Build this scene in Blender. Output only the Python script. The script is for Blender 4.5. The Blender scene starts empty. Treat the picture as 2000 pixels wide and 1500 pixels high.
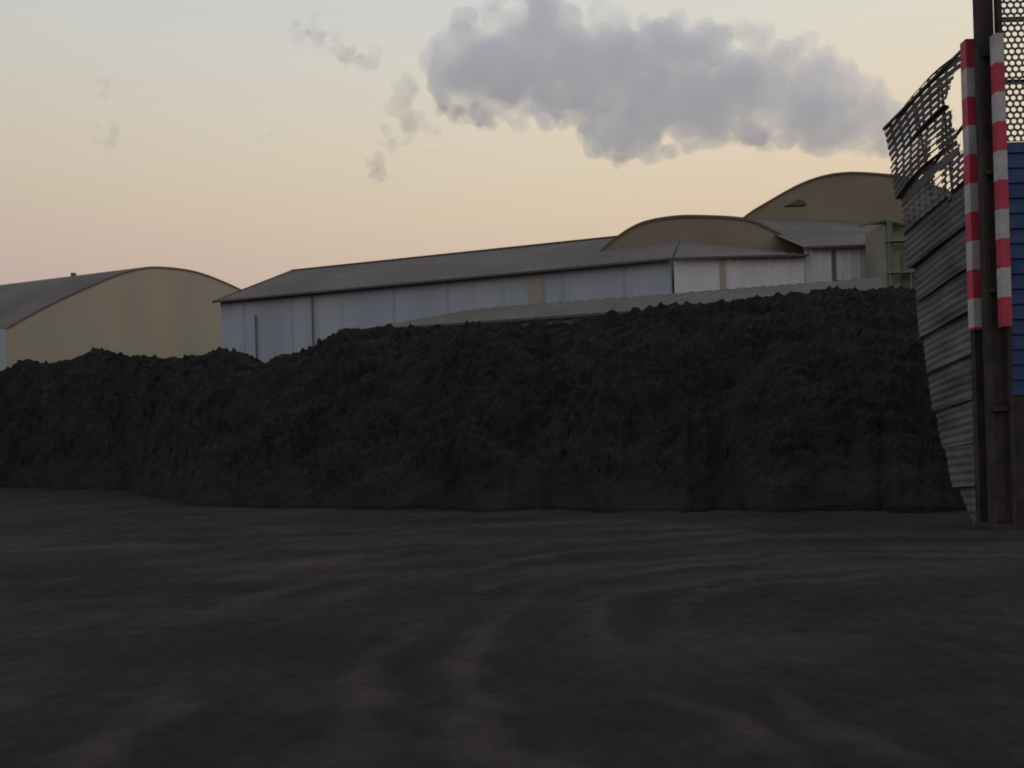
import bpy, bmesh, math, random
from mathutils import Vector, Matrix, noise
random.seed(7)
S=bpy.context.scene
def lin(r,g,b):
    f=lambda v:(v/255/12.92 if v/255<=.04045 else ((v/255+.055)/1.055)**2.4)
    return (f(r),f(g),f(b),1)
# ---------------------------------------------------------------- materials
def mat(name,col,rough=.8,col2=None,scale=4,bump=0,bscale=20,stretch=(1,1,1),detail=6,metal=0,lo=.35,hi=.65):
    m=bpy.data.materials.new(name);m.use_nodes=True
    n=m.node_tree;b=n.nodes['Principled BSDF']
    b.inputs['Base Color'].default_value=(*col,1);b.inputs['Roughness'].default_value=rough
    b.inputs['Metallic'].default_value=metal
    b.inputs['Specular IOR Level'].default_value=.25
    tc=n.nodes.new('ShaderNodeTexCoord');mp=n.nodes.new('ShaderNodeMapping')
    mp.inputs['Scale'].default_value=stretch
    n.links.new(tc.outputs['Object'],mp.inputs['Vector'])
    if col2:
        t=n.nodes.new('ShaderNodeTexNoise');t.inputs['Scale'].default_value=scale;t.inputs['Detail'].default_value=detail
        n.links.new(mp.outputs[0],t.inputs['Vector'])
        r=n.nodes.new('ShaderNodeValToRGB');r.color_ramp.elements[0].position=lo;r.color_ramp.elements[1].position=hi
        r.color_ramp.elements[0].color=(*col,1);r.color_ramp.elements[1].color=(*col2,1)
        n.links.new(t.outputs[0],r.inputs[0]);n.links.new(r.outputs[0],b.inputs['Base Color'])
    if bump:
        t2=n.nodes.new('ShaderNodeTexNoise');t2.inputs['Scale'].default_value=bscale;t2.inputs['Detail'].default_value=8
        n.links.new(tc.outputs['Object'],t2.inputs['Vector'])
        bp=n.nodes.new('ShaderNodeBump');bp.inputs['Strength'].default_value=bump;bp.inputs['Distance'].default_value=.1
        n.links.new(t2.outputs[0],bp.inputs['Height']);n.links.new(bp.outputs[0],b.inputs['Normal'])
    return m
M={}
M['bluewall']=mat('blue_white_cladding',(.33,.37,.44),.8,(.40,.44,.51),.25,stretch=(1,1,.15))
M['whitewall']=mat('white_cladding',(.54,.56,.58),.8,(.66,.67,.68),.3,stretch=(1,1,.15))
M['roof']=mat('weathered_roof_sheet',(.122,.106,.095),.95,(.155,.138,.124),.12,stretch=(1,1,1))
M['roofd']=mat('dusty_roof_sheet',(.12,.105,.094),.95,(.15,.134,.12),.3)
M['yellow']=mat('yellow_cladding',(.36,.335,.262),.85,(.40,.37,.29),.15,stretch=(1,1,.3))
M['ochre']=mat('ochre_cladding',(.215,.188,.14),.85,(.255,.222,.165),.15)
M['ochreroof']=mat('ochre_roof_sheet',(.13,.105,.07),.9,(.16,.13,.09),.15)
M['trim']=mat('dark_trim',(.10,.09,.08),.8)
M['pipe']=mat('grey_pipe',(.12,.13,.15),.7)
M['strip']=mat('tan_panel',(.30,.285,.24),.8,(.34,.32,.27),.5)
M['green']=mat('green_paint',(.10,.15,.12),.7,(.13,.18,.15),1)
M['beige']=mat('dusty_beige_wall',(.21,.20,.165),.85,(.27,.255,.205),.5)
M['slag']=mat('black_slag',(.0200,.0188,.0186),.95,(.0315,.029,.028),.5,bump=.9,bscale=5)
M['slag'].node_tree.nodes['Principled BSDF'].inputs['Specular IOR Level'].default_value=.06
M['steel']=mat('dirty_galvanised_sheet',(.055,.055,.058),.8,(.155,.155,.162),1.0,stretch=(1,.6,1.6),lo=.3,hi=.7,detail=10)
M['dark']=mat('rusty_dark_post',(.028,.026,.025),.85,(.055,.046,.04),2)
M['red']=mat('red_paint',(.50,.045,.085),.55,(.38,.04,.07),3)
M['white']=mat('white_paint',(.46,.46,.47),.55,(.34,.34,.34),3)
M['blue']=mat('blue_paint',(.025,.055,.15),.6,(.04,.08,.20),2)
M['mesh']=mat('mesh_sheet',(.10,.105,.115),.6)
# ground
def ground_mat():
    m=bpy.data.materials.new('dusty_slag_ground');m.use_nodes=True;n=m.node_tree;b=n.nodes['Principled BSDF']
    b.inputs['Roughness'].default_value=.97;b.inputs['Specular IOR Level'].default_value=.05
    g=n.nodes.new('ShaderNodeNewGeometry')
    def nz(sc,det,stretch):
        mp=n.nodes.new('ShaderNodeMapping');mp.inputs['Scale'].default_value=stretch
        n.links.new(g.outputs['Position'],mp.inputs[0])
        t=n.nodes.new('ShaderNodeTexNoise');t.inputs['Scale'].default_value=sc;t.inputs['Detail'].default_value=det
        t.inputs['Roughness'].default_value=.6
        n.links.new(mp.outputs[0],t.inputs['Vector']);return t
    a=nz(.3,10,(.6,1,1));c=nz(4,10,(1,1,1))
    r=n.nodes.new('ShaderNodeValToRGB');e=r.color_ramp.elements
    e[0].position=.36;e[0].color=(.0285,.0262,.0262,1);e[1].position=.68;e[1].color=(.050,.0432,.0405,1)
    n.links.new(a.outputs[0],r.inputs[0])
    at=n.nodes.new('ShaderNodeAttribute');at.attribute_name='dust'
    mx=n.nodes.new('ShaderNodeMix');mx.data_type='RGBA'
    mx.inputs[7].default_value=(.080,.064,.055,1)
    n.links.new(at.outputs['Fac'],mx.inputs[0]);n.links.new(r.outputs[0],mx.inputs[6])
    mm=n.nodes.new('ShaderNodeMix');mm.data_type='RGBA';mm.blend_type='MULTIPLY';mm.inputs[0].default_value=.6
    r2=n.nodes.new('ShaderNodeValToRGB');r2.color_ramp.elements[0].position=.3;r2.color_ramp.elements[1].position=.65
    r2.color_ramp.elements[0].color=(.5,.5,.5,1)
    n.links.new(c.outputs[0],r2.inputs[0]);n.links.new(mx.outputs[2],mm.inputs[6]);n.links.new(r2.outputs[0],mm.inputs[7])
    n.links.new(mm.outputs[2],b.inputs['Base Color'])
    bp=n.nodes.new('ShaderNodeBump');bp.inputs['Strength'].default_value=.8;bp.inputs['Distance'].default_value=.06
    n.links.new(c.outputs[0],bp.inputs['Height']);n.links.new(bp.outputs[0],b.inputs['Normal'])
    return m
M['ground']=ground_mat()
# ---------------------------------------------------------------- helpers
def link(o,parent=None):
    S.collection.objects.link(o)
    if parent:o.parent=parent
    return o
def empty(name,loc=(0,0,0)):
    e=bpy.data.objects.new(name,None);e.empty_display_size=.5;return link(e)
def mesh(name,vs,fs,m,parent=None,smooth=False):
    d=bpy.data.meshes.new(name);d.from_pydata([tuple(v) for v in vs],[],fs);d.update()
    d.materials.append(M[m] if isinstance(m,str) else m)
    if smooth:
        for p in d.polygons:p.use_smooth=True
    return link(bpy.data.objects.new(name,d),parent)
def box(name,x0,x1,y0,y1,z0,z1,m,parent=None,bev=0):
    vs=[(x,y,z) for z in(z0,z1) for y in(y0,y1) for x in(x0,x1)]
    fs=[(0,2,3,1),(4,5,7,6),(0,1,5,4),(2,6,7,3),(0,4,6,2),(1,3,7,5)]
    o=mesh(name,vs,fs,m,parent)
    if bev:
        b=o.modifiers.new('b','BEVEL');b.width=bev;b.segments=2
    return o
def beam(name,a,b,w,h,m,parent=None):
    a=Vector(a);b=Vector(b);d=(b-a).normalized()
    up=Vector((0,0,1)) if abs(d.z)<.9 else Vector((0,1,0))
    s=d.cross(up).normalized();u=s.cross(d)
    vs=[p+s*i*w/2+u*j*h/2 for p in(a,b) for i,j in((-1,-1),(1,-1),(1,1),(-1,1))]
    return mesh(name,vs,[(0,1,2,3),(7,6,5,4),(0,4,5,1),(1,5,6,2),(2,6,7,3),(3,7,4,0)],m,parent)
def cyl(name,a,b,r,m,parent=None,n=16):
    a=Vector(a);b=Vector(b);d=(b-a).normalized();up=Vector((0,0,1)) if abs(d.z)<.9 else Vector((0,1,0))
    s=d.cross(up).normalized();u=s.cross(d)
    vs=[p+s*r*math.cos(t*2*math.pi/n)+u*r*math.sin(t*2*math.pi/n) for p in(a,b) for t in range(n)]
    fs=[(i,(i+1)%n,n+(i+1)%n,n+i) for i in range(n)]+[tuple(range(n))[::-1],tuple(range(n,2*n))]
    return mesh(name,vs,fs,m,parent)
def clad(name,a,b,z0,z1,m,parent,pitch=.9,depth=.05):
    a=Vector((*a,0));b=Vector((*b,0));L=(b-a).length;d=(b-a)/L;nrm=Vector((d.y,-d.x,0))
    t=0;pts=[]
    while t<L:
        for q,h in((0,0),(.55,0),(.65,1),(.9,1)):
            if t+q*pitch<L:pts.append((t+q*pitch,h))
        t+=pitch
    pts.append((L,0));vs=[];fs=[]
    for t,h in pts:
        p=a+d*t+nrm*h*depth
        vs+=[(p.x,p.y,z0),(p.x,p.y,z1)]
    for i in range(len(pts)-1):fs.append((2*i,2*i+2,2*i+3,2*i+1))
    return mesh(name,vs,fs,m,parent)
def roofsheet(name,e0,e1,r0,r1,m,parent,pitch=1.0,h=.05):
    e0,e1,r0,r1=map(Vector,(e0,e1,r0,r1));L=(e1-e0).length
    nrm=(e1-e0).cross(r0-e0).normalized()
    if nrm.z<0:nrm=-nrm
    k=max(2,int(L/pitch));vs=[];fs=[];ts=[]
    for i in range(k):
        for q,g in((0,0),(.7,0),(.8,1),(.92,1)):ts.append(((i+q)/k,g))
    ts.append((1,0))
    for t,g in ts:
        vs+=[e0.lerp(e1,t)+nrm*g*h,r0.lerp(r1,t)+nrm*g*h]
    for i in range(len(ts)-1):fs.append((2*i,2*i+2,2*i+3,2*i+1))
    return mesh(name,vs,fs,m,parent)
# ---------------------------------------------------------------- terrain
def interp(x,tab,k=1):
    if x<=tab[0][0]:return tab[0][k]
    for a,b in zip(tab,tab[1:]):
        if x<=b[0]:
            t=(x-a[0])/(b[0]-a[0]);t=t*t*(3-2*t)*.5+t*.5;return a[k]*(1-t)+b[k]*t
    return tab[-1][k]
fb=lambda p,o=5,H=.9:noise.fractal(p,H,2.0,o)
def build_ground():
    def axis(lo,hi,st,far,neg=True):
        a=[];v=lo
        while v<=hi:a.append(v);v+=st
        s=st*2;v=a[-1]
        while v<far:v+=s;a.append(v);s*=1.35
        pre=[];s=st*2;v=lo
        while v>-far:v-=s;pre.append(v);s*=1.35
        return pre[::-1]+a
    xs=axis(-26,20,.13,2500);ys=axis(3,38,.11,3000)
    vs=[];du=[]
    for y in ys:
        for x in xs:
            near=max(0,1-max(0,math.hypot(x,y-20)-30)/30)
            z=0;dust=0
            if near>0:
                w=fb(Vector((x*.25,y*.25,3)),3)*1.2
                w2=noise.noise(Vector((x*1.3,y*1.3,13)))*.22
                r=math.hypot(x-7.0,y-9.5)+w*.6+w2
                ang=math.atan2(y-9.5,x-7.0)
                mk=max(0,min(1,(abs(ang)-.9)/.6))*max(0,min(1.1,.55+1.3*noise.noise(Vector((x*.33,y*.33,7)))))
                tread=.75+.25*math.sin(ang*r*9)
                for R,wd,st in((4.6,.22,.7),(5.5,.24,1),(7.1,.26,1.25),(8.3,.22,.9),(10.1,.3,1.0),(11.6,.3,.7),(13.6,.35,.7),(17,.4,.6)):
                    g=math.exp(-((r-R)/wd)**2)*mk*st;g2=math.exp(-((r-R-wd*2.1)/(wd*.9))**2)*mk*st
                    z+=-.035*g*tread+.02*g2;dust+=.55*g2-.5*g
                m2=max(0,min(1,.4+1.5*noise.noise(Vector((x*.12,y*.5,21)))))
                for c0,sl in((20.5,-.12),(23.2,-.15),(28,-.14),(17.2,-.03)):
                    q=y-(c0+sl*x)+w*1.1
                    z+=(-.015*math.exp(-(q/.4)**2)+.012*math.exp(-((q-.9)/.4)**2))*m2
                    dust+=(.45*math.exp(-((q-.9)/.6)**2)-.3*math.exp(-(q/.5)**2))*m2
                z+=.022*fb(Vector((x*.6,y*.6,0)),6,.7)+.035*fb(Vector((x*2.6,y*2.6,5)),3,.5)
                dust+=.45*fb(Vector((x*.15,y*.28,9)),5,.5)+(.15 if 14<y<26 else .04)
                dust-=.35*max(0,min(1,(x-2.5)/2))*max(0,min(1,(14-y)/3))
                z*=near;dust*=near
            vs.append((x,y,z));du.append(max(0,min(1,dust)))
    nx=len(xs);fs=[(j*nx+i,j*nx+i+1,(j+1)*nx+i+1,(j+1)*nx+i) for j in range(len(ys)-1) for i in range(nx-1)]
    o=mesh('ground',vs,fs,'ground',smooth=True)
    at=o.data.attributes.new('dust','FLOAT','POINT');at.data.foreach_set('value',du)
build_ground()
BASE=[(-1.3,84),(-.626,77),(-.552,68),(-.471,62),(-.446,50),(-.378,39.2),(-.25,35.4),(0,31.3),(.25,28.2),(.434,26.5),(.53,25.7),(.8,25),(1.3,24)]
CR=[(-1.3,92,12),(-.622,86,11.9),(-.585,85,12.7),(-.56,84,12.2),(-.53,82,12.4),(-.506,80,12.9),(-.459,72,11.3),(-.416,62,9.65),(-.38,58,9.3),(-.353,56,9.5),(-.297,52,8.1),(-.27,51,8.4),(-.24,50,8.6),(-.196,49,9.45),(-.058,46,9.0),(.067,44,8.9),(.18,43,9.25),(.255,42,9.3),(.317,41,9.2),(.38,40,9.3),(.4525,40,9.35),(.625,40,9.2),(1.3,40,9)]
def build_pile():
    NU,NV=1300,170;vs=[];fs=[]
    for i in range(NU):
        u=-1.0+2.0*i/(NU-1)
        b=interp(u,BASE)+1.2*noise.noise(Vector((u*14,0,0)))+.5*noise.noise(Vector((u*50,3,0)));c=interp(u,CR);h=interp(u,CR,2)
        for j in range(NV):
            v=j/(NV-1)*1.4
            y=b+(c-b)*v;x=u*y
            if v<1: z=h*math.sin(min(1,v)*math.pi/2)**.93
            else: z=h*(1-((v-1)/.55)**2*.75)
            p=Vector((x,y,z))
            am=min(1,v*6+.15)
            n=fb(p*.22,3)*.5*(.35 if .75<v<1.2 else 1)
            lump=fb(p*1.1+Vector((4,0,0)),5,.5)
            vor=noise.voronoi(p*.85)[0][0];vor2=noise.voronoi(p*1.9+Vector((3,3,3)))[0][0]
            rock=max(0,.45-vor2)*max(0,noise.noise(p*.4)+.45)
            d=(n+.24*lump+.62*(.45-vor)+1.15*rock)*am
            z2=z+d*.8;y2=y-d*.5
            if j==0:z2=-.4
            vs.append((x+.12*noise.noise(p*2),y2,z2))
    for i in range(NU-1):
        for j in range(NV-1):
            a=i*NV+j;fs.append((a,a+NV,a+NV+1,a+1))
    mesh('slag_heap',vs,fs,'slag',smooth=False)
build_pile()
# ---------------------------------------------------------------- buildings
def shed_A():
    P=empty('long_warehouse')
    e0=Vector((-31.9,91,19.5));e1=Vector((15.4,76.5,19.5));n=Vector((.293,.956,0))
    w=15.9;r0=e0+n*w+Vector((0,0,6.5));r1=e1+n*w+Vector((0,0,6.5));b0=e0+n*2*w;b1=e1+n*2*w
    clad('front_wall',e0.xy,e1.xy,0,19.4,'bluewall',P)
    clad('end_wall',e1.xy,b1.xy,0,19.4,'whitewall',P)
    clad('back_wall',b1.xy,b0.xy,0,19.4,'bluewall',P)
    clad('far_end_wall',b0.xy,e0.xy,0,19.4,'bluewall',P)
    mesh('gable',[e0,r0,b0,e1,r1,b1],[(0,1,2),(3,5,4)],'bluewall',P)
    ov=-n*.6+Vector((0,0,-.15));d=(e1-e0).normalized()
    roofsheet('roof_front',e0+ov-d*.5,e1+ov+d*.05,r0-d*.5,r1+d*.05,'roof',P)
    roofsheet('roof_back',b0-d*.5,b1+d*.2,r0-d*.5,r1+d*.2,'roof',P)
    beam('eave_gutter',e0+ov*1.15-d*.5,e1+ov*1.15+d*.2,.2,.2,'trim',P)
    beam('ridge_cap',r0-d*.6+Vector((0,0,.06)),r1+Vector((0,0,.06)),.5,.16,'ochreroof',P)
    beam('verge_trim',e0+ov-d*.55,r0-d*.55+Vector((0,0,.05)),.2,.22,'ochreroof',P)
    def on(t,off,z):q=e0+d*t-n*off;return (q.x,q.y,z)
    t0=35.6
    mesh('tan_panel',[on(t0,.12,0),on(t0+1.5,.12,0),on(t0+1.5,.12,19.2),on(t0,.12,19.2)],[(0,1,2,3)],'strip',P)
    for t in(4.6,11.6):
        q=on(t,.22,0);cyl('downpipe_%d'%t,q,(q[0],q[1],17.6 if t<6 else 19),.10,'pipe',P,8)
    for t in range(3,50,6):
        q=on(t,.09,0);beam('joint_%d'%t,q,(q[0],q[1],19.2),.06,.04,'bluewall',P)
shed_A()
def smoothprof(pts,k=6):
    out=[]
    for i in range(len(pts)-1):
        p0=pts[max(0,i-1)];p1=pts[i];p2=pts[i+1];p3=pts[min(len(pts)-1,i+2)]
        for s in range(k):
            t=s/k
            out.append(tuple(.5*((2*p1[a])+(-p0[a]+p2[a])*t+(2*p0[a]-5*p1[a]+4*p2[a]-p3[a])*t*t+(-p0[a]+3*p1[a]-3*p2[a]+p3[a])*t**3) for a in range(len(p1))))
    out.append(pts[-1]);return out
def arched(name,prof,ext,wall,roof,P,trim='trim'):
    prof=smoothprof(prof);ext=Vector(ext);n=len(prof)
    vs=[Vector(p) for p in prof]+[Vector((p[0],p[1],0)) for p in prof]
    mesh(name+'_gable_wall',vs,[(n+i,n+i+1,i+1,i) for i in range(n-1)],wall,P)
    back=[v+ext for v in vs];mesh(name+'_rear_wall',back,[(i,i+1,n+i+1,n+i) for i in range(n-1)],wall,P)
    fr=-ext.normalized()*.12;up=Vector((0,0,.06))
    a=[Vector(p)+fr+up for p in prof];b=[Vector(p)+ext+up for p in prof]
    mesh(name+'_curved_roof',a+b,[(i,i+1,n+i+1,n+i) for i in range(n-1)],roof,P,True)
    for k,i in enumerate((0,n-1)):
        v=Vector(prof[i]);g=Vector((v.x,v.y,0));mesh(name+'_side_wall_%d'%k,[g,g+ext,v+ext,v],[(0,1,2,3)],'bluewall',P)
    c=[Vector(p)+fr*1.05+up*1.1 for p in prof];dd=[q-Vector((0,0,.28)) for q in c]
    mesh(name+'_verge_trim',c+dd,[(i,i+1,n+i+1,n+i) for i in range(n-1)],trim,P)
P=empty('arched_warehouse')
arched('hall',[(9.5,86,22.3),(11.4,86,23.9),(14.1,86,25.4),(17.4,86,26.0),(20.6,86,26.0),(24.9,86,25.6),(27.5,86,24.6),(30.2,86,22.9),(31.6,86,21.5)],(0,14,0),'ochre','ochreroof',P,'ochreroof')
clad('lean_to_wall',(15.5,76),(27.6,76),0,19.3,'whitewall',P)
clad('lean_to_side',(27.6,76),(29.6,85.9),0,19.3,'whitewall',P)
roofsheet('lean_to_roof',(15.45,75.6,19.3),(27.9,75.4,19.25),(18.35,85.9,23.55),(31.2,85.9,21.7),'roof',P)
beam('lean_to_gutter',(15.4,75.3,19.2),(27.9,75.3,19.2),.15,.2,'trim',P)
beam('tan_pilaster',(20.0,75.86,0),(20.0,75.86,19.1),.5,.1,'strip',P)
P=empty('arched_warehouse')
arched('hall',[(26,102,26.5),(29.5,102,29.9),(32.8,102,31.9),(36.7,102,33.9),(39.9,102,34.9),(43.1,102,35.2),(46.9,102,34.9),(49.7,102,34.4),(55.1,102,32.6),(60.1,102,29.3),(63,102,26.5)],(0,40,0),'ochre','ochreroof',P,'ochreroof')
clad('lean_to_wall',(28,77),(46,77),0,20.2,'whitewall',P)
roofsheet('lean_to_roof',(27.8,76.4,20.15),(46.2,76.4,20.15),(29.0,101.8,29.8),(47.5,101.8,28.9),'roof',P)
beam('lean_to_gutter',(27.8,76.3,20.1),(46.2,76.3,20.1),.15,.2,'trim',P)
for x in (30.7,33.9):beam('pilaster_%d'%x,(x,76.86,0),(x,76.86,19.9),.35,.1,'pipe',P)
mesh('roof_vent',[(33.2,97,29.9),(35.8,97,29.9),(35.5,97,30.4),(34.8,97,30.65),(33.2,98,30),(35.8,98,30),(35.5,98,30.4),(34.8,98,30.65)],[(0,1,2,3),(4,7,6,5),(0,3,7,4),(3,2,6,7),(2,1,5,6)],'trim',P)
P=empty('low_storage_shed')
roofsheet('roof_front',(-12.7,67,12.3),(26.3,57.0,12.3),(-3.1,70.4,14.3),(27.5,60.6,14.1),'roofd',P,1.5)
roofsheet('roof_back',(-4,78,12.3),(30,66,12.3),(-3.1,70.4,14.3),(27.5,60.6,14.1),'roofd',P,1.5)
beam('eave_trim',(-12.8,66.9,12.2),(26.3,56.9,12.2),.12,.2,'trim',P)
clad('front_wall',(-12.2,67.4),(26.1,57.5),0,12.2,'strip',P)
clad('end_wall',(26.1,57.5),(29.5,66),0,12.4,'strip',P)
P=empty('yellow_warehouse')
arched('hall',[(-71.2,116,21.2),(-66.3,119,25.1),(-61,122,28.6),(-58.1,124,30.4),(-55.1,126,31.6),(-51.6,129,31.9),(-48.3,131,31.3),(-44,134,29.5),(-40,136.5,27),(-36,139,23)],(-36,12.4,0),'yellow','roof',P,'ochreroof')
box('roof_vent',-69.2,-68.6,130,130.6,31.5,32.0,'roof',P)
P=empty('conveyor_transfer_house')
box('body',32.9,37.5,71,75,0,20.8,'beige',P)
mesh('roof',[(32.5,70.6,20.8),(38,70.6,20.8),(38,75.4,21.6),(32.5,75.4,21.6),(32.5,70.6,21.0),(38,70.6,21.0),(38,75.4,21.8),(32.5,75.4,21.8)],[(0,1,5,4),(4,5,6,7),(1,2,6,5),(0,4,7,3)],'roof',P)
box('green_door',34.2,35.6,70.85,71.05,8,18,'green',P)
cyl('green_duct',(33.0,70.4,8),(33.0,70.4,20.9),.22,'green',P)
cyl('duct_elbow',(33.0,70.4,20.8),(34.4,70.4,20.4),.22,'green',P)
for z in(16.3,19):beam('platform_%d'%z,(32.6,70.3,z),(36.5,70.3,z),.8,.1,'beige',P)
for x in(32.7,34.5,36.3):beam('rail_post_%d'%x,(x,69.95,14),(x,69.95,20),.06,.06,'beige',P)
# ---------------------------------------------------------------- fence
def panel():
    P=empty('corrugated_windbreak_fence')
    far=sorted([(11.62,25,11.75),(11.9,25,10.6),(12.15,24.6,7.5),(12.15,24.1,5.6),(12.15,23.1,2.4),(12.2,22.6,1.1),(12.35,21.8,-.1)],key=lambda p:p[2])
    def farat(v):
        z=-.1+v*11.85
        for a,b in zip(far,far[1:]):
            if z<=b[2]+1e-6:
                t=(z-a[2])/(b[2]-a[2]);return Vector(a).lerp(Vector(b),t)
        return Vector(far[-1])
    nv=520;nu=30;vs=[];fs=[];per=nv/11
    for j in range(nv+1):
        v=j/nv
        near=Vector((12.30,21.60,-.1+12.75*v));fa=farat(v)
        sheet=int(j/per);ph=(j%per)/per
        rnd=random.Random(sheet*7+1)
        jag=(rnd.random()-.5)*.3+ph*.08;tilt=(rnd.random()-.5)*.12
        for i in range(nu+1):
            u=i/nu*(1+(jag*.25 if v<.93 else 0))
            p=near.lerp(fa,u)
            p.z+=math.sin(math.pi*min(1,u))*(.22 if v>.8 else 0)+tilt*u*ph
            off=.014*math.sin(j/9*2*math.pi)+(.11+tilt*.4)*(1-ph)
            off+=.07*noise.noise(Vector((u*1.8,v*7,sheet*.9)))*(1+2*max(0,v-.6))
            p.x-=off
            vs.append(p)
    for j in range(nv):
        v=j/nv
        for i in range(nu):
            u=i/nu
            if v>.68:
                k=j%8
                if k in(3,4) and (i%3)!=0 and v>.72:continue
                nn=noise.noise(Vector((u*9,v*40,2)))*.05
                if v>.79 and v<.965 and u<.22-1.5*abs(v-.90)+nn:continue
                if .75<v<.87 and .36+nn<u<.45+.1*(v-.8)+nn*1.5 and k>1:continue
                if .70<v<.78 and .20<u<.27+nn and k>1:continue
            a=j*(nu+1)+i;fs.append((a,a+1,a+nu+2,a+nu+1))
    o=mesh('corrugated_sheet',vs,fs,'steel',P)
    s=o.modifiers.new('s','SOLIDIFY');s.thickness=.008
    beam('top_rail',(12.28,21.6,12.66),(11.62,25,11.8),.06,.08,'dark',P)
    for z0,z1 in((10.9,10.0),(9.2,8.6),(6.5,6.2)):
        beam('rail_%d'%z0,(12.42,21.6,z0),(12.4,24.4,z1),.05,.08,'dark',P)
    for t in(.33,.66):
        beam('stud_%d'%(t*10),Vector((12.4,21.6,8.5)).lerp(Vector((12.45,24.6,8)),t),Vector((12.33,21.6,12.6)).lerp(Vector((11.9,25,11.8)),t),.05,.06,'dark',P)
panel()
def striped(x,y,z0,z1,w,first,P,h):
    z=z1;k=first;i=0
    while z>z0+.05:
        zn=max(z0,z-h)
        box('band_%d'%i,x-w/2,x+w/2,y-w/2,y+w/2,zn,z,'red' if k else 'white',P)
        z=zn;k=1-k;i+=1
P=empty('striped_marker_post');striped(12.25,21.45,5.15,12.72,.27,1,P,.75)
beam('stand',(12.27,21.5,-.2),(12.27,21.5,5.15),.2,.2,'dark',P)
P=empty('striped_marker_post');striped(12.43,20.5,5.05,12.4,.22,0,P,.73)
P=empty('steel_gate_post')
box('column',12.22,12.58,20.85,21.15,-.2,14.8,'dark',P,.015)
box('flange_front',12.14,12.26,20.78,20.85,-.2,14.8,'dark',P)
box('base_plate',12.0,12.95,20.6,21.4,-.1,.12,'dark',P)
box('second_column',12.58,12.68,20.66,20.84,-.2,14.8,'dark',P)
for z in(3,6,9,12):box('bracket_%d'%z,12.2,12.7,20.72,20.83,z,z+.12,'dark',P)
P=empty('blue_perforated_fence')
def perf(x0,x1,z0,z1,y,s,r):
    vs=[];fs=[];nx=int((x1-x0)/s);rows=int((z1-z0)/(s*.87))
    for j in range(rows):
        for i in range(nx):
            cx=x0+(i+.5+(j%2)*.5)*s;cz=z0+(j+.5)*s*.87
            b=len(vs);hx=s/2;hz=s*.435
            ring=[(hx,0),(hx,hz),(0,hz),(-hx,hz),(-hx,0),(-hx,-hz),(0,-hz),(hx,-hz)]
            for k,(a,c) in enumerate(ring):vs.append((cx+a,y,cz+c))
            for k in range(8):
                t=k*math.pi/4;vs.append((cx+r*math.cos(t),y,cz+r*math.sin(t)*.9))
            for k in range(8):fs.append((b+k,b+(k+1)%8,b+8+(k+1)%8,b+8+k))
    o=mesh('perforated_sheet',vs,fs,'mesh',P);m=o.modifiers.new('s','SOLIDIFY');m.thickness=.01
perf(12.68,17.5,9.85,14.6,20.85,.17,.066)
vs=[];fs=[];n=200
for j in range(n+1):
    z=3.4+6.4*j/n;o=.05 if (j%12)<6 else 0
    vs+=[(12.69,20.8-o,z),(17.5,20.8-o,z)]
for j in range(n):fs.append((2*j,2*j+1,2*j+3,2*j+2))
mesh('blue_sheet',vs,fs,'blue',P)
box('concrete_base',12.69,17.5,20.8,21.0,-.2,3.4,'dark',P)
for z in(9.8,11.4,13.0):box('rail_%d'%z,12.69,17.5,20.9,20.98,z-.05,z+.05,'dark',P)
# ---------------------------------------------------------------- smoke plume
def vol(name,dens,col=(.96,.965,.98),em=.3,het=True):
    m=bpy.data.materials.new(name);m.use_nodes=True;n=m.node_tree;n.nodes.clear()
    o=n.nodes.new('ShaderNodeOutputMaterial');v=n.nodes.new('ShaderNodeVolumePrincipled')
    v.inputs['Color'].default_value=(*col,1);v.inputs['Density'].default_value=dens;v.inputs['Anisotropy'].default_value=.25
    v.inputs['Emission Color'].default_value=(.61,.62,.67,1);v.inputs['Emission Strength'].default_value=dens*em  # smoke emits slightly, standing in for light scattered repeatedly inside it
    if het:
        g=n.nodes.new('ShaderNodeNewGeometry');t=n.nodes.new('ShaderNodeTexNoise');t.inputs['Scale'].default_value=.11;t.inputs['Detail'].default_value=5
        n.links.new(g.outputs['Position'],t.inputs['Vector'])
        r=n.nodes.new('ShaderNodeMapRange');r.inputs[1].default_value=.35;r.inputs[2].default_value=.65;r.inputs[3].default_value=dens*.3;r.inputs[4].default_value=dens*1.5
        n.links.new(t.outputs[0],r.inputs[0]);n.links.new(r.outputs[0],v.inputs['Density'])
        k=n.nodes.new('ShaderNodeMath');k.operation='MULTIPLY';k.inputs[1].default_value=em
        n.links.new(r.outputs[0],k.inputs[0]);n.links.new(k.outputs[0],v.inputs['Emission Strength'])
    n.links.new(v.outputs[0],o.inputs['Volume']);return m
def blob(name,cs,voxel,m,parent,disp=((6,2.2),(2.2,1.0))):
    bm=bmesh.new()
    for c,r in cs:
        bmesh.ops.create_icosphere(bm,subdivisions=2,radius=r,matrix=Matrix.Translation(c))
    d=bpy.data.meshes.new(name);bm.to_mesh(d);bm.free();d.materials.append(m)
    o=link(bpy.data.objects.new(name,d),parent)
    r=o.modifiers.new('r','REMESH');r.mode='VOXEL';r.voxel_size=voxel
    for i,(sc,st) in enumerate(disp):
        t=bpy.data.textures.new(name+str(i),'CLOUDS');t.noise_scale=sc;t.noise_depth=3
        dm=o.modifiers.new('d','DISPLACE');dm.texture=t;dm.strength=st;dm.mid_level=.5;dm.texture_coords='GLOBAL'
    r=o.modifiers.new('r2','REMESH');r.mode='VOXEL';r.voxel_size=voxel
    return o
P=empty('smoke_plume')
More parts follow.
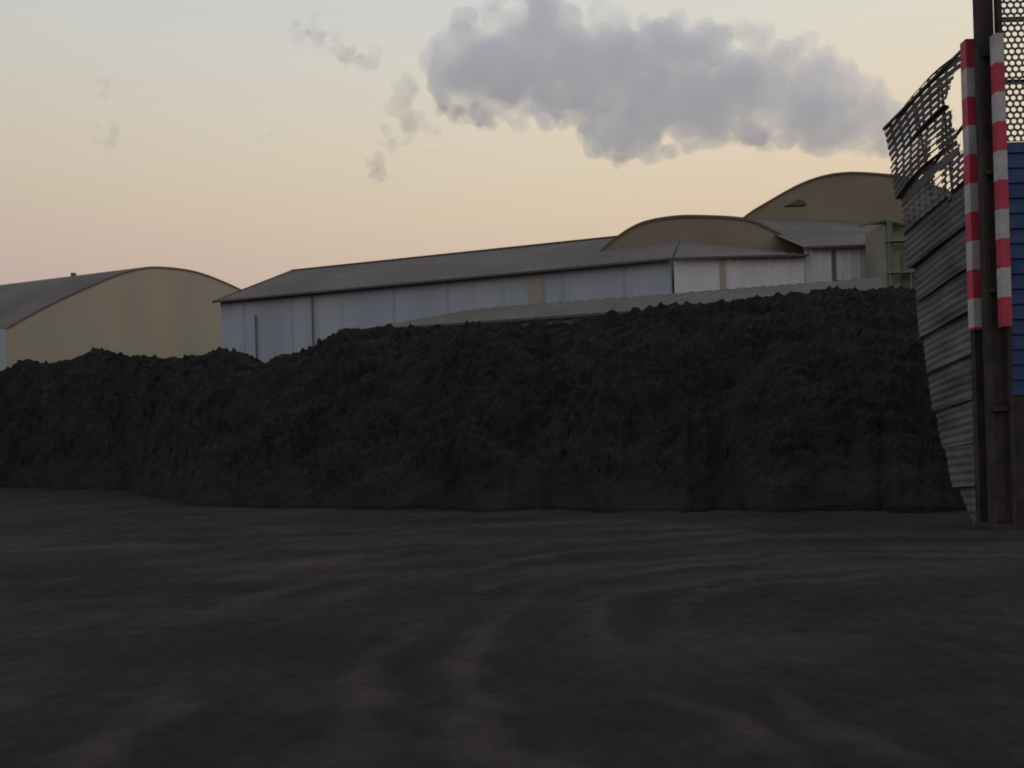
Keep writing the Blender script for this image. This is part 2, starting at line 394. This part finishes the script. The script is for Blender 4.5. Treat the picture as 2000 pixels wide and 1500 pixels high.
spine=[(108,75.5,6),(98,77,8),(91,79,9.5),(84,81.5,12),(77,84,14),(70,86.5,14),(62,88.5,15),(52,88.5,16),(42,89.5,17),(33,88,17.5),(27,88.5,18),(20,92,16),(13,97,18),(5,98,18),(-3,96.5,16),(-10,94.5,13),(-17,94,8.5)]
cs=[];R=random.Random(3)
for a,b in zip(spine,spine[1:]):
    for k in range(11):
        t=R.random();x=a[0]+(b[0]-a[0])*t;z=a[1]+(b[1]-a[1])*t;h=a[2]+(b[2]-a[2])*t
        r=h*R.uniform(.25,.45)
        ang=R.uniform(0,2*math.pi);q=(h-r)*R.uniform(.3,1)
        cs.append((Vector((x,200+math.cos(ang)*q,z+math.sin(ang)*q)),r))
    for k in range(20):
        t=R.random();x=a[0]+(b[0]-a[0])*t;z=a[1]+(b[1]-a[1])*t;h=a[2]+(b[2]-a[2])*t
        r=h*R.uniform(.07,.2);ang=R.uniform(0,2*math.pi);q=h*R.uniform(.7,.95)
        cs.append((Vector((x,200+math.cos(ang)*q,z+math.sin(ang)*q)),r))
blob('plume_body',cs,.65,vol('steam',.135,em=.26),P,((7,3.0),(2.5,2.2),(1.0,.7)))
def wisps(name,pts,dens):
    cs=[]
    for x,z,r,sx in pts:
        for k in range(14):
            cs.append((Vector((x+R.gauss(0,sx*.5),200+R.gauss(0,2),z+R.gauss(0,r*.5))),r*R.uniform(.2,.5)))
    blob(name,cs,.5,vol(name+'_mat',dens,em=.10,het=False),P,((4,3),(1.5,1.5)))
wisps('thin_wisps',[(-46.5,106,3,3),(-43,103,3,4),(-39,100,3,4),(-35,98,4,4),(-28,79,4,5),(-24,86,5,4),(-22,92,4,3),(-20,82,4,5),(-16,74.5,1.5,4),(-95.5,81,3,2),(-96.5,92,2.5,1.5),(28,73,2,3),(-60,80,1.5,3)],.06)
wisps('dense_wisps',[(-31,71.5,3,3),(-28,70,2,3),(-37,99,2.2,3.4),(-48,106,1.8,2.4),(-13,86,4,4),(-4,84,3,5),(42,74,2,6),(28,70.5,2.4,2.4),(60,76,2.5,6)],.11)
# ---------------------------------------------------------------- light & sky
az=math.radians(62);el=math.radians(3)
W=bpy.data.worlds.new('World');S.world=W;W.use_nodes=True;n=W.node_tree;bg=n.nodes['Background']
sky=n.nodes.new('ShaderNodeTexSky');sky.sky_type='NISHITA';sky.sun_disc=False
sky.sun_elevation=el;sky.sun_rotation=az;sky.dust_density=3;sky.air_density=1.2
tc=n.nodes.new('ShaderNodeTexCoord');sx=n.nodes.new('ShaderNodeSeparateXYZ')
n.links.new(tc.outputs['Generated'],sx.inputs[0])
asn=n.nodes.new('ShaderNodeMath');asn.operation='ARCSINE';n.links.new(sx.outputs['Z'],asn.inputs[0])
dv=n.nodes.new('ShaderNodeMath');dv.operation='DIVIDE';dv.inputs[1].default_value=math.pi/2;n.links.new(asn.outputs[0],dv.inputs[0])
rp=n.nodes.new('ShaderNodeValToRGB');cr=rp.color_ramp
stops=[(0,(178,156,152)),(8,(196,173,165)),(12,(208,187,171)),(16,(215,199,176)),(20,(218,207,187)),(25,(214,212,201)),(30,(208,211,211)),(45,(188,196,208)),(90,(150,165,192))]
while len(cr.elements)<len(stops):cr.elements.new(.5)
for e,(d,c) in zip(cr.elements,stops):e.position=d/90;e.color=lin(*c)
n.links.new(dv.outputs[0],rp.inputs[0])
dot=n.nodes.new('ShaderNodeVectorMath');dot.operation='DOT_PRODUCT';dot.inputs[1].default_value=(math.sin(az),math.cos(az),0)
n.links.new(tc.outputs['Generated'],dot.inputs[0])
mr=n.nodes.new('ShaderNodeMapRange');mr.inputs[1].default_value=-.3;mr.inputs[2].default_value=1;mr.inputs[3].default_value=0;mr.inputs[4].default_value=1
n.links.new(dot.outputs['Value'],mr.inputs[0])
tint=n.nodes.new('ShaderNodeMix');tint.data_type='RGBA';tint.inputs[6].default_value=(.86,.88,.95,1);tint.inputs[7].default_value=(1.20,1.14,1.05,1)
n.links.new(mr.outputs[0],tint.inputs[0])
mu=n.nodes.new('ShaderNodeMix');mu.data_type='RGBA';mu.blend_type='MULTIPLY';mu.inputs[0].default_value=1
n.links.new(rp.outputs[0],mu.inputs[6]);n.links.new(tint.outputs[2],mu.inputs[7])
sc=n.nodes.new('ShaderNodeMix');sc.data_type='RGBA';sc.blend_type='MULTIPLY';sc.inputs[0].default_value=1;sc.inputs[7].default_value=(.07,.07,.07,1)
n.links.new(sky.outputs[0],sc.inputs[6])
fin=n.nodes.new('ShaderNodeMix');fin.data_type='RGBA';fin.inputs[0].default_value=.06
n.links.new(mu.outputs[2],fin.inputs[6]);n.links.new(sc.outputs[2],fin.inputs[7])
n.links.new(fin.outputs[2],bg.inputs[0]);bg.inputs[1].default_value=1
L=bpy.data.lights.new('sun','SUN');L.energy=.35;L.angle=math.radians(2);L.color=(1,.78,.55)
lo=link(bpy.data.objects.new('sun',L))
dirv=-Vector((math.sin(az)*math.cos(el),math.cos(az)*math.cos(el),math.sin(el)))
lo.rotation_euler=dirv.to_track_quat('-Z','Y').to_euler()
# ---------------------------------------------------------------- camera
c=bpy.data.cameras.new('camera');co=link(bpy.data.objects.new('camera',c))
c.sensor_width=36;c.lens=28.8;c.shift_y=.06;c.clip_end=6000;c.clip_start=.1
co.matrix_world=Matrix.Translation((0,0,2.5))@Matrix.Rotation(math.radians(90),4,'X')@Matrix.Rotation(-.03,4,'Z')
c.dof.use_dof=True;c.dof.focus_distance=3.0;c.dof.aperture_fstop=6
S.camera=co
S.view_settings.view_transform='Standard';S.view_settings.look='None';S.view_settings.exposure=0
